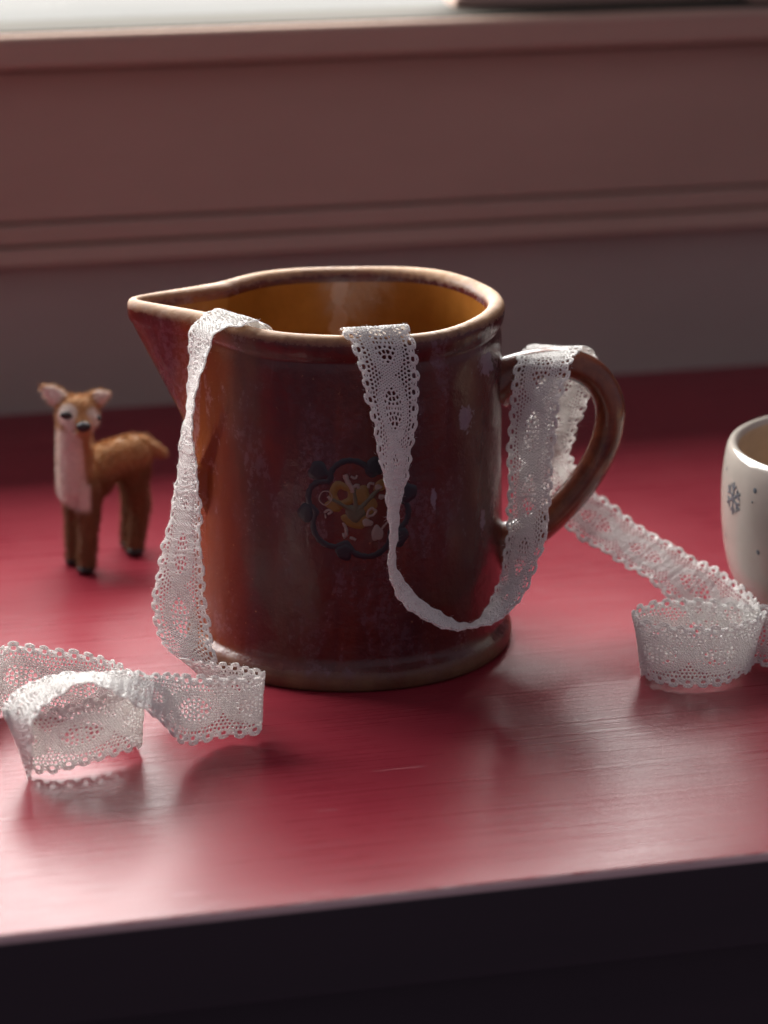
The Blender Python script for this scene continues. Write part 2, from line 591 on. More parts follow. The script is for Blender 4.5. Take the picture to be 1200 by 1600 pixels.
def jug_mesh():
    n = 360
    uu = np.linspace(-1, 1, n, endpoint=False)
    phi = np.pi * (0.38 * uu + 0.62 * uu ** 3)           # dense round the spout
    rows = []
    for r, z in [(.0, .0012), (.040, .0012), (.0560, .0010), (.0600, .0002), (.0640, .0), (.0652, .0012), (.0656, .0035), (.0655, .0062),
                 (.0646, .0080), (.0630, .0092), (.0621, .0106), (.0618, .0130), (.0618, .02), (.0618, .03), (.0616, .04), (.0614, .05),
                 (.0612, .06), (.0610, .07)]:
        rows.append(('o', r, z))
    for z in np.arange(.075, .1265, .0034):
        rows.append(('o', .0609 - (z - .075) * .014, z))
    for r, z in [(.0600, .1280), (.0596, .1294), (.0595, .1302), (.0601, .1312), (.0607, .1325), (.0611, .1345), (.0613, .1365)]:
        rows.append(('o', r, z))
    for w, z in [(.04, .1385), (.14, .1397), (.32, .1404), (.52, .1406), (.72, .1402), (.88, .1392), (.97, .1376)]:
        rows.append(('r', w, z))
    for z in [.1350, .132, .1285, .125, .121, .117, .113, .109, .105, .100, .095, .090, .084, .078, .07, .06, .05, .04, .03, .02, .013]:
        rows.append(('i', .0543, z))
    rows += [('i', .0520, .0095), ('i', .0470, .0075), ('i', .030, .0068), ('i', .0, .0066)]
    V, cls = [], []
    for typ, a, z in rows:
        if typ == 'r':
            ro = smax(np.full(n, .0613), spout_r(phi, z, .0613, TIP_O, False), .0012)
            ri = smax(np.full(n, .0543), spout_r(phi, z, .0543, TIP_I, True), .0005)
            r = ro * (1 - a) + ri * a
        elif typ == 'o':
            r = np.full(n, a)
            if z > .062: r = smax(r, spout_r(phi, z, a, TIP_O, False), .0016 + .0065 * max(0.0, min(1.0, (.128 - z) / .05)))
        else:
            r = np.full(n, a)
            if z > .072: r = smax(r, spout_r(phi, z, a, TIP_I, True), .0005)
        wob = 1 + .0045 * np.sin(2 * phi + 1.0 + 9 * z) + .0025 * np.sin(3 * phi + 22 * z) + .0012 * np.sin(7 * phi - 60 * z)
        r = r * wob
        zz = z + (.0006 * np.sin(2 * phi + .6) + .0004 * np.sin(5 * phi)) * (z > .12)
        th = np.pi + phi                                  # spout towards -x
        V.append(np.stack([r * np.cos(th), r * np.sin(th), np.broadcast_to(zz, r.shape)], 1))
        cls.append(typ)
    V = np.concatenate(V)
    F, mi = [], []
    for i in range(len(rows) - 1):
        for j in range(n):
            k = (j + 1) % n
            F.append((i * n + j, i * n + k, (i + 1) * n + k, (i + 1) * n + j))
            mi.append(1 if (cls[i] == 'i') else 0)
    o = mesh_obj('body', V, F, M_glaze, jug)
    o.data.materials.append(M_inner)
    o.data.polygons.foreach_set('material_index', mi)
    bm = bmesh.new(); bm.from_mesh(o.data)
    bmesh.ops.remove_doubles(bm, verts=bm.verts[:], dist=1e-6)
    bmesh.ops.recalc_face_normals(bm, faces=bm.faces[:])
    bm.to_mesh(o.data); bm.free()
    return o


jug_mesh()


def sweep(name, pts, radii, mat, parent, nseg=28, sub=10, flat=1.0):
    """tube through pts (Catmull-Rom) with (in-plane, depth) radii; the path lies in the x-z plane"""
    P = np.array(pts, float)
    Rr = np.array(radii, float)
    Pe = np.vstack([2 * P[0] - P[1], P, 2 * P[-1] - P[-2]])
    Re = np.vstack([Rr[0], Rr, Rr[-1]])
    C, RR = [], []
    for i in range(len(P) - 1):
        for q in range(sub):
            t = q / sub
            b = np.array([-.5 * t + t * t - .5 * t ** 3, 1 - 2.5 * t * t + 1.5 * t ** 3, .5 * t + 2 * t * t - 1.5 * t ** 3, -.5 * t * t + .5 * t ** 3])
            C.append(b @ Pe[i:i + 4]); RR.append(b @ Re[i:i + 4])
    C.append(P[-1]); RR.append(Rr[-1])
    C, RR = np.array(C), np.array(RR)
    T = np.gradient(C, axis=0); T /= np.linalg.norm(T, axis=1)[:, None]
    D = np.array([0, 1., 0])
    V = []
    for c, r, t in zip(C, RR, T):
        nrm = np.cross(t, D); nrm /= np.linalg.norm(nrm)
        for a in np.linspace(0, 2 * np.pi, nseg, endpoint=False):
            ca, sa = math.cos(a), math.sin(a)
            k = 1 - .10 * abs(math.sin(2 * a))          # slightly squared strap section
            V.append(c + nrm * ca * r[0] * k + D * sa * r[1] * k)
    n, m = nseg, len(C)
    F = [(i * n + j, i * n + (j + 1) % n, (i + 1) * n + (j + 1) % n, (i + 1) * n + j) for i in range(m - 1) for j in range(n)]
    F += [tuple(range(n))[::-1], tuple((m - 1) * n + j for j in range(n))]
    o = mesh_obj(name, V, F, mat, parent)
    bm = bmesh.new(); bm.from_mesh(o.data)
    bmesh.ops.recalc_face_normals(bm, faces=bm.faces[:])
    bm.to_mesh(o.data); bm.free()
    return o


HP = [(57.0, 0.0, 105.2), (64.7, 0, 110.2), (72.2, 0, 113.2), (81.8, 0, 114.6), (91.2, 0, 112.9), (99.2, 0, 107.0), (103.8, 0, 96.7),
      (103.1, 0, 84.7), (98.5, 0, 72.7), (91.0, 0, 61.2), (82.0, 0, 51.2), (72.0, 0, 43.5), (57.6, 0, 36.5)]
HR = [(10.5, 12.5), (7.6, 9.2), (6.5, 8.2), (6.2, 7.9), (6.2, 7.7), (6.1, 7.6), (6.0, 7.5), (6.0, 7.5), (6.1, 7.5), (6.2, 7.6), (6.4, 7.9), (7.4, 9.2), (10.5, 12.5)]
sweep('handle', np.array(HP) / 1000, np.array(HR) / 1000, M_handle, jug)

# painted flower: coloured slip laid on the wall of the jug as thin relief
EMB_AZ, EMB_Z = math.asin(4.9 / 61.5), .0738


def emb(u, v, h):
    """u right, v up in mm on the jug wall, h height above the glaze in mm"""
    z = EMB_Z + v / 1000
    phi = EMB_AZ + u / 61.4
    th = -math.pi / 2 + phi
    p = (th - math.pi + math.pi) % (2 * math.pi) - math.pi
    pp = th - math.pi
    while pp < -math.pi: pp += 2 * math.pi
    r = np.interp(z, [.05, .06, .07, .075, .1], [.0614, .0612, .0610, .0609, .06055])
    r *= 1 + .0045 * math.sin(2 * pp + 1.0 + 9 * z) + .0025 * math.sin(3 * pp + 22 * z) + .0012 * math.sin(7 * pp - 60 * z)
    r += .00004 + h / 1000
    return (r * math.cos(th), r * math.sin(th), z)


def cr(x, y):
    """reference grid of the flower drawing -> mm"""
    return ((x - 556) / 5.4545 / 4.06, -(y - 518) / 5.4545 / 3.88)


def stroke(name, pts, w, mat, parent, closed=False, h=.28):
    P = np.array([cr(*p) for p in pts])
    n0 = len(P)
    if closed: Pe = np.vstack([P[-1:], P, P[:2]])
    else: Pe = np.vstack([2 * P[0] - P[1], P, 2 * P[-1] - P[-2]])
    C = []
    segs = n0 if closed else n0 - 1
    for i in range(segs):
        for q in range(5):
            t = q / 5
            b = np.array([-.5 * t + t * t - .5 * t ** 3, 1 - 2.5 * t * t + 1.5 * t ** 3, .5 * t + 2 * t * t - 1.5 * t ** 3, -.5 * t * t + .5 * t ** 3])
            C.append(b @ Pe[i:i + 4])
    if not closed: C.append(P[-1])
    C = np.array(C)
    T = (np.roll(C, -1, 0) - np.roll(C, 1, 0)) if closed else np.gradient(C, axis=0)
    T /= np.linalg.norm(T, axis=1)[:, None] + 1e-9
    N = np.stack([-T[:, 1], T[:, 0]], 1)
    m = len(C)
    V, F = [], []
    for i in range(m):
        ww = (w if not callable(w) else w(i / max(1, m - 1))) / 5.4545 / 4.0 / 2
        ww *= 1 + .12 * math.sin(i * 1.7 + n0) + .06 * math.sin(i * .63)
        for a, hh in ((-1, 0), (-.8, .7), (-.3, 1), (.3, 1), (.8, .7), (1, 0)):
            q = C[i] + N[i] * a * ww
            V.append(emb(q[0], q[1], hh * h))
    for i in range(m if closed else m - 1):
        j = (i + 1) % m
        for k in range(5):
            F.append((i * 6 + k, i * 6 + k + 1, j * 6 + k + 1, j * 6 + k))
    return mesh_obj(name, V, F, mat, parent)


def blob(name, cx, cy, rx, ry, mat, parent, hole=0.0, h=.3, rot=0.0, seed=0, hx=0, hy=0):
    V, F = [], []
    n = 22
    rings = [(1.0, 0), (.88, .8), (.55, 1.0), (.0, 1.0)] if hole == 0 else [(1.0, 0), (.9, .9), (hole + .5 * (1 - hole), 1.0), (hole + .06, .8), (hole, 0)]
    for f, hh in rings:
        for i in range(n):
            a = 2 * math.pi * i / n
            wob = 1 + .10 * math.sin(3 * a + seed) + .06 * math.sin(5 * a + 2.3 * seed)
            x, y = rx * f * wob * math.cos(a), ry * f * wob * math.sin(a)
            x, y = x * math.cos(rot) - y * math.sin(rot), x * math.sin(rot) + y * math.cos(rot)
            g = 1 - f
            u, v = cr(cx + x + hx * g, cy + y + hy * g)
            V.append(emb(u, v, hh * h))
    for k in range(len(rings) - 1):
        for i in range(n):
            j = (i + 1) % n
            F.append((k * n + i, k * n + j, (k + 1) * n + j, (k + 1) * n + i))
    return mesh_obj(name, V, F, mat, parent)


cusps = [(138, 335), (69, 300), (12.7, 355), (-36, 350), (-109, 310), (-174, 365)]
ring = []
for i, (a0, r0) in enumerate(cusps):
    a1, r1 = cusps[(i + 1) % 6]
    if a1 > a0: a1 -= 360
    for q in range(6):
        t = q / 6
        a = rad(a0 + (a1 - a0) * t)
        r = r0 + (r1 - r0) * t + 92 * math.sin(math.pi * t) ** .8
        ring.append((545 + r * math.cos(a), 520 - r * math.sin(a)))
emblem = stroke('flower_outline', ring, 50, M_slip_black, jug, closed=True, h=.14)
for i, (x, y, rx, ry) in enumerate([(205, 215, 88, 84), (690, 175, 80, 80), (985, 415, 78, 84), (900, 775, 82, 84), (425, 885, 74, 72), (92, 570, 70, 84)]):
    blob('outline_dot', x, y, rx, ry, M_slip_black, emblem, h=.22, seed=i)
blob('petal', 410, 405, 118, 112, M_slip_ochre, emblem, hole=.40, seed=2)
blob('petal', 570, 415, 75, 88, M_slip_ochre, emblem, seed=1, rot=.5)
blob('petal', 520, 620, 115, 66, M_slip_ochre, emblem, seed=4, rot=.1)
blob('petal', 640, 500, 66, 72, M_slip_ochre, emblem, seed=3)
blob('petal', 735, 335, 62, 46, M_slip_ochre, emblem, seed=5, rot=-.5)
blob('petal', 330, 500, 70, 44, M_slip_ochre, emblem, seed=6, rot=.4)
blob('flower_heart', 520, 560, 88, 78, M_slip_green, emblem, seed=3, h=.42)
stroke('stalk', [(520, 560), (522, 470), (505, 360)], 40, M_slip_green, emblem, h=.48)
stroke('stalk', [(540, 540), (630, 450), (735, 345)], 40, M_slip_green, emblem, h=.48)
stroke('stalk', [(500, 540), (410, 490), (325, 445)], 38, M_slip_green, emblem, h=.48)
stroke('white_stroke', [(432, 232), (452, 290), (492, 350), (500, 385)], lambda t: 44, M_slip_white, emblem, h=.55)
stroke('white_stroke', [(480, 250), (520, 268), (538, 240)], 22, M_slip_white, emblem, h=.45)
stroke('white_stroke', [(505, 340), (540, 325), (548, 350)], 30, M_slip_white, emblem, h=.5)
stroke('white_stroke', [(210, 440), (240, 385), (300, 385), (322, 440), (270, 495), (225, 475)], 11, M_slip_white, emblem, closed=True, h=.35)
stroke('white_stroke', [(285, 420), (312, 450)], 26, M_slip_white, emblem, h=.35)
stroke('white_stroke', [(255, 560), (290, 535), (318, 550), (285, 572)], 22, M_slip_white, emblem, h=.4)
stroke('white_stroke', [(262, 572), (266, 606)], 14, M_slip_white, emblem, h=.3)
stroke('white_stroke', [(630, 350), (640, 315), (680, 318)], 24, M_slip_white, emblem, h=.4)
blob('white_dab', 715, 345, 34, 26, M_slip_white, emblem, h=.55, seed=1)
blob('white_dab', 655, 555, 52, 40, M_slip_white, emblem, hole=.42, seed=5, rot=-.7, h=.55)
blob('white_dab', 620, 640, 50, 34, M_slip_white, emblem, seed=2, h=.5, rot=.3)
blob('white_dab', 745, 430, 30, 22, M_slip_white, emblem, seed=8, h=.4)
stroke('white_stroke', [(412, 635), (440, 690), (438, 740), (412, 752)], lambda t: 20 + 30 * t, M_slip_white, emblem, h=.45)
stroke('white_stroke', [(470, 765), (500, 772), (522, 786)], 26, M_slip_white, emblem, h=.4)
blob('seed_head', 705, 735, 52, 66, M_slip_white, emblem, seed=7, h=.45)
stroke('seed_stalk', [(745, 700), (775, 665), (800, 640)], 18, M_slip_white, emblem, h=.35)

# ------------------------------------------------------------------ cup
CX, CY = .2085, .015
cup = empty('cup', (CX, CY, 0))
tag(cup, 'white porcelain cup with grey blue snowflake and dots at the right', 'cup')


def lathe(name, prof, mat, parent, n=96):
    V, F = [], []
    for r, z in prof:
        for i in range(n):
            a = 2 * math.pi * i / n
            V.append((r * math.cos(a), r * math.sin(a), z))
    for k in range(len(prof) - 1):
        for i in range(n):
            j = (i + 1) % n
            F.append((k * n + i, k * n + j, (k + 1) * n + j, (k + 1) * n + i))
    o = mesh_obj(name, V, F, mat, parent)
    bm = bmesh.new(); bm.from_mesh(o.data)
    bmesh.ops.remove_doubles(bm, verts=bm.verts[:], dist=1e-6)
    bmesh.ops.recalc_face_normals(bm, faces=bm.faces[:])
    bm.to_mesh(o.data); bm.free()
    return o


CUP = [(.0, .0012), (.030, .0012), (.0330, .0), (.0360, .0006), (.0375, .0025), (.0400, .0050), (.0455, .0095), (.0502, .0165), (.0536, .025), (.0556, .034), (.0568, .045),
       (.0572, .056), (.0570, .064), (.0563, .070), (.0555, .0742), (.0545, .0762), (.0530, .0768), (.0515, .0760), (.0508, .0742)]
lathe('body', CUP, M_cup, cup)
lathe('shaded_inside', [(.0508, .0742), (.0505, .0715), (.0515, .064), (.0518, .056), (.0510, .045), (.0490, .034), (.045, .02), (.038, .011), (.02, .007), (0, .0065)], M_cup_in, cup)
CPZ = [p[1] for p in CUP[3:16]]
CPR = [p[0] for p in CUP[3:16]]


def cup_pt(az, z, h=.00015):
    r = float(np.interp(z, CPZ, CPR)) + h
    return (r * math.sin(az), -r * math.cos(az), z)


def cup_strip(name, pts, w, parent):
    P = np.array(pts, float)
    T = np.gradient(P, axis=0); T /= np.linalg.norm(T, axis=1)[:, None]
    N = np.stack([-T[:, 1], T[:, 0]], 1)
    V, F = [], []
    for p, n in zip(P, N):
        for a, h in ((-1, .00008), (0, .0003), (1, .00008)):
            q = p + n * a * w / 2
            V.append(cup_pt(q[0] / .0568, q[1], h))
    for i in range(len(P) - 1):
        for k in range(2):
            F.append((i * 3 + k, i * 3 + k + 1, i * 3 + 4 + k, i * 3 + 3 + k))
    return mesh_obj(name, V, F, M_cup_blue, parent)


def snowflake(az, z, size):
    c = np.array([az * .0568, z])
    flake = cup_strip('snowflake', [c + (0, -.0012), c, c + (0, .0012)], .0022, cup)
    for k in range(6):
        a = rad(90 + 60 * k)
        d = np.array([math.cos(a), math.sin(a)])
        cup_strip('snowflake_arm', [c + d * .0004, c + d * size * .5, c + d * size], .0014, flake)
        for s in (-1, 1):
            b = a + s * rad(48)
            e_ = np.array([math.cos(b), math.sin(b)])
            m0 = c + d * size * .52
            cup_strip('snowflake_arm', [m0, m0 + e_ * size * .22, m0 + e_ * size * .44], .0012, flake)


snowflake(rad(-73), .0590, .0068)
snowflake(rad(2), .0540, .0072)


def cup_dot(az, z, r):
    V = [cup_pt(az, z, .0004)]
    for i in range(14):
        a = 2 * math.pi * i / 14
        V.append(cup_pt(az + r * math.cos(a) / .0568, z + r * math.sin(a), .00008))
    mesh_obj('dot', V, [(0, i + 1, (i + 1) % 14 + 1) for i in range(14)], M_cup_blue, cup)


for az, z, r in [(-57.5, .0665, .0011), (-54.5, .0415, .0011), (-58.5, .0615, .0005), (-84, .068, .0006), (-82, .0405, .0006), (-30, .050, .0011), (-22, .068, .0010), (20, .030, .0011)]:
    cup_dot(rad(az), z, r)

# ------------------------------------------------------------------ toy fawn
DX = np.array([-.108, .090, 0.0])
fawn = empty('toy_fawn', tuple(DX))
tag(fawn, 'small fuzzy toy fawn standing left of the jug with head turned', 'toy deer')


def fawn_body():
    bm = bmesh.new()

    def ball(p, r, sc=(1, 1, 1), rot=None):
        m = Matrix.Translation(Vector(p) / 1000 - Vector(DX)) @ (rot or Matrix.Identity(4)) @ Matrix.Diagonal((sc[0] * r / 1000, sc[1] * r / 1000, sc[2] * r / 1000, 1))
        bmesh.ops.create_icosphere(bm, subdivisions=2, radius=1, matrix=m)

    def limb(a, b, ra, rb, n=7):
        a, b = np.array(a, float), np.array(b, float)
        for i in range(n + 1):
            t = i / n
            ball(a + (b - a) * t, ra + (rb - ra) * t)
    # trunk, chest deep in front, back arched to the rump
    limb((-116.5, 83.5, 39), (-107, 94, 44), 8.3, 8.4)
    limb((-107, 94, 44.5), (-96, 105, 45), 8.4, 8.6)
    limb((-116.5, 83.5, 34), (-110, 90, 38.5), 6.8, 7.4, 4)
    limb((-97, 104, 40), (-95.5, 105, 37), 7.6, 7.0, 3)
    # neck and head
    limb((-117.8, 81.5, 38), (-118.2, 78.5, 64), 8.6, 7.0)
    ball((-116.3, 77.0, 71.5), 8.4, (1.08, 1, .95))
    limb((-116, 74, 70.5), (-113.0, 66.5, 68.6), 6.2, 3.7, 5)
    ball((-119.0, 72.0, 71.0), 3.9)
    ball((-111.0, 73.0, 70.5), 3.9)
    # ears
    for a, b, out in (((-122, 79, 76), (-132.0, 80, 83.6), 1), ((-110, 80, 76.5), (-103.0, 81, 79.6), -1)):
        a, b = np.array(a), np.array(b)
        for i in range(8):
            t = i / 7
            ball(a + (b - a) * t, .9 + (3.5 if out > 0 else 3.0) * math.sin(math.pi * min(1, .42 + .58 * t)), (1.0, .42, 1.0))
    # legs
    limb((-113.2, 79.5, 37), (-113.4, 77.6, 20), 6.0, 4.5)
    limb((-113.4, 77.6, 20), (-114.4, 77.0, 3.5), 4.2, 3.9)
    limb((-120.4, 86.5, 36), (-121.2, 88, 18), 4.4, 3.3)
    limb((-121.2, 88, 18), (-121.6, 88, 3.5), 3.3, 3.1)
    limb((-96.0, 103.5, 39), (-93.6, 105.5, 20), 6.6, 4.8)
    limb((-93.6, 105.5, 20), (-95.6, 101.5, 3.5), 4.5, 3.7)
    limb((-97.5, 108.5, 38), (-97.5, 113, 20), 5.4, 4.2)
    limb((-97.5, 113, 20), (-99, 111.0, 3.5), 4.2, 3.6)
    # tail
    limb((-91, 107, 49.5), (-83.2, 111.5, 43.5), 3.4, 1.9)
    me = bpy.data.meshes.new('tmp')
    bm.to_mesh(me); bm.free()
    tmp = bpy.data.objects.new('tmp', me)
    COL.objects.link(tmp)
    r = tmp.modifiers.new('r', 'REMESH'); r.mode = 'VOXEL'; r.voxel_size = .00075
    s_ = tmp.modifiers.new('s', 'SMOOTH'); s_.factor = .5; s_.iterations = 7
    dg = bpy.context.evaluated_depsgraph_get()
    me2 = bpy.data.meshes.new_from_object(tmp.evaluated_get(dg))
    bpy.data.objects.remove(tmp)
    me2.name = 'body'
    me2.polygons.foreach_set('use_smooth', [True] * len(me2.polygons))
    o = bpy.data.objects.new('body', me2)
    COL.objects.link(o)
    o.parent = fawn
    me2.materials.clear()
    me2.materials.append(M_felt)
    return o


fb = fawn_body()
fme = fb.data
FV = np.zeros(len(fme.vertices) * 3, np.float32); fme.vertices.foreach_get('co', FV); FV = FV.reshape(-1, 3)
FN = np.zeros(len(fme.vertices) * 3, np.float32); fme.vertices.foreach_get('normal', FN); FN = FN.reshape(-1, 3)


def sstep(x, a, b):
    t = np.clip((x - a) / (b - a), 0, 1)
    return t * t * (3 - 2 * t)


def fawn_paint(V, N):
    p = (V + DX) * 1000
    tan = np.array([.50, .29, .14]); white = np.array([.80, .72, .66]); brown = np.array([.17, .080, .042])
    col = np.tile(tan, (len(p), 1))

    def lay(m, c):
        nonlocal col
        col = col * (1 - m[:, None]) + c * m[:, None]

    def near(c, r, s=1.5, sc=(1, 1, 1)):
        d = np.linalg.norm((p - np.array(c)) / np.array(sc), axis=1)
        return 1 - sstep(d, r - s, r + s)
    # flanks and legs: their shade painted in as browner fur
    lay(.85 * (1 - sstep(p[:, 2], 36, 47)), brown)
    # throat, breast: white on the side the neck faces
    fr = np.array([-.48, -.86, .0])
    front = sstep(N @ fr, .25, .7)
    lay(front * sstep(p[:, 2], 27, 31) * (1 - sstep(p[:, 2], 64, 67)) * (1 - sstep(p[:, 0], -112.5, -110.5)) * (1 - sstep(p[:, 1], 84, 88)), white)
    # eye patches, cheeks
    lay(near((-120.2, 69.5, 73.2), 5.0, 1.0), white)
    lay(near((-108.0, 71.0, 72.2), 4.3, 1.0), white)
    lay(near((-118.0, 68.0, 68.2), 4.0, 1.0), white)
    lay(near((-109.3, 70.0, 67.5), 3.0, 1.0), white)
    # inside of the ears
    ef = sstep(-N[:, 1], .15, .5)
    lay(ef * near((-126.5, 78, 79.5), 4.6, 1.2, (1.25, 1, .9)), white)
    lay(ef * near((-105.6, 79, 78.7), 3.8, 1.0), white)
    # pale spots on the back, tail underside
    for c in ((-101, 100, 53.5), (-111, 86.5, 48), (-94, 104.5, 53.8), (-100, 98.5, 42.5)):
        lay(.4 * near(c, 1.5, .9), white)
    return np.clip(col, 0, 1)


def set_paint(me, cols):
    at = me.color_attributes.new('paint', 'FLOAT_COLOR', 'POINT')
    at.data.foreach_set('color', np.concatenate([cols, np.ones((len(cols), 1))], 1).astype(np.float32).ravel())


FC = fawn_paint(FV, FN)
set_paint(fme, FC)


def fur():
    n = 42000
    idx = rng.integers(0, len(FV), n)
    base = FV[idx] + rng.normal(0, .00012, (n, 3))
    nn = FN[idx]
    down = np.array([0.15, .2, -1.0])
    d = nn + .55 * (down - nn * (nn @ down)[:, None]) + rng.normal(0, .32, (n, 3))
    d /= np.linalg.norm(d, axis=1)[:, None]
    ln = rng.uniform(.0009, .0027, n)
    side = np.cross(d, rng.normal(0, 1, (n, 3))); side /= np.linalg.norm(side, axis=1)[:, None]
    w = .00011
    A = base - side * w; B = base + side * w; C = base + d * ln[:, None]
    V = np.stack([A, B, C], 1).reshape(-1, 3)
    F = np.arange(n * 3).reshape(-1, 3)
    z_ok = V[:, 2].reshape(-1, 3).min(1) > .001
    o = np_mesh('fur', V, F[z_ok], M_fur, fb)
    set_paint(o.data, np.repeat(FC[idx] * 1.05, 3, axis=0)[:len(o.data.vertices)])
    tag(o, kind='stuff')


fur()


def small_ball(name, p, r, sc, mat, parent, lift=None, rot=(0, 0, 0)):
    bm = bmesh.new()
    bmesh.ops.create_icosphere(bm, subdivisions=3, radius=1)
    for v in bm.verts:
        k = 1 + .05 * noise.noise(v.co * 2.2)
        v.co = Vector((v.co.x * sc[0] * k, v.co.y * sc[1] * k, v.co.z * sc[2] * k)) * (r / 1000)
    bmesh.ops.rotate(bm, verts=bm.verts[:], cent=(0, 0, 0), matrix=Matrix.Rotation(rot[1], 3, 'Y') @ Matrix.Rotation(rot[2], 3, 'Z'))
    bmesh.ops.translate(bm, verts=bm.verts[:], vec=Vector(p) / 1000 - Vector(DX))
    return bm_obj(name, bm, mat, parent, True)


small_ball('nose', (-112.3, 63.6, 69.6), 2.7, (1.15, .8, .85), M_black, fawn)
small_ball('eye', (-119.8, 68.0, 73.2), 2.0, (1.4, .55, .85), M_black, fawn, rot=(0, .25, .2))
small_ball('eye', (-106.3, 69.8, 71.6), 1.5, (.6, .9, .9), M_black, fawn)
small_ball('mouth', (-115.5, 66.2, 67.0), 1.4, (1.6, .6, .5), M_black, fawn)
for p, r in (((-114.7, 76.6, 2.1), 4.1), ((-121.6, 87.7, 1.9), 3.3), ((-95.7, 101.0, 2.1), 4.1), ((-99, 110.6, 2.0), 3.7)):
    small_ball('hoof', p, r, (1, 1.08, .52 if r > 4 else .56), M_black, fawn)

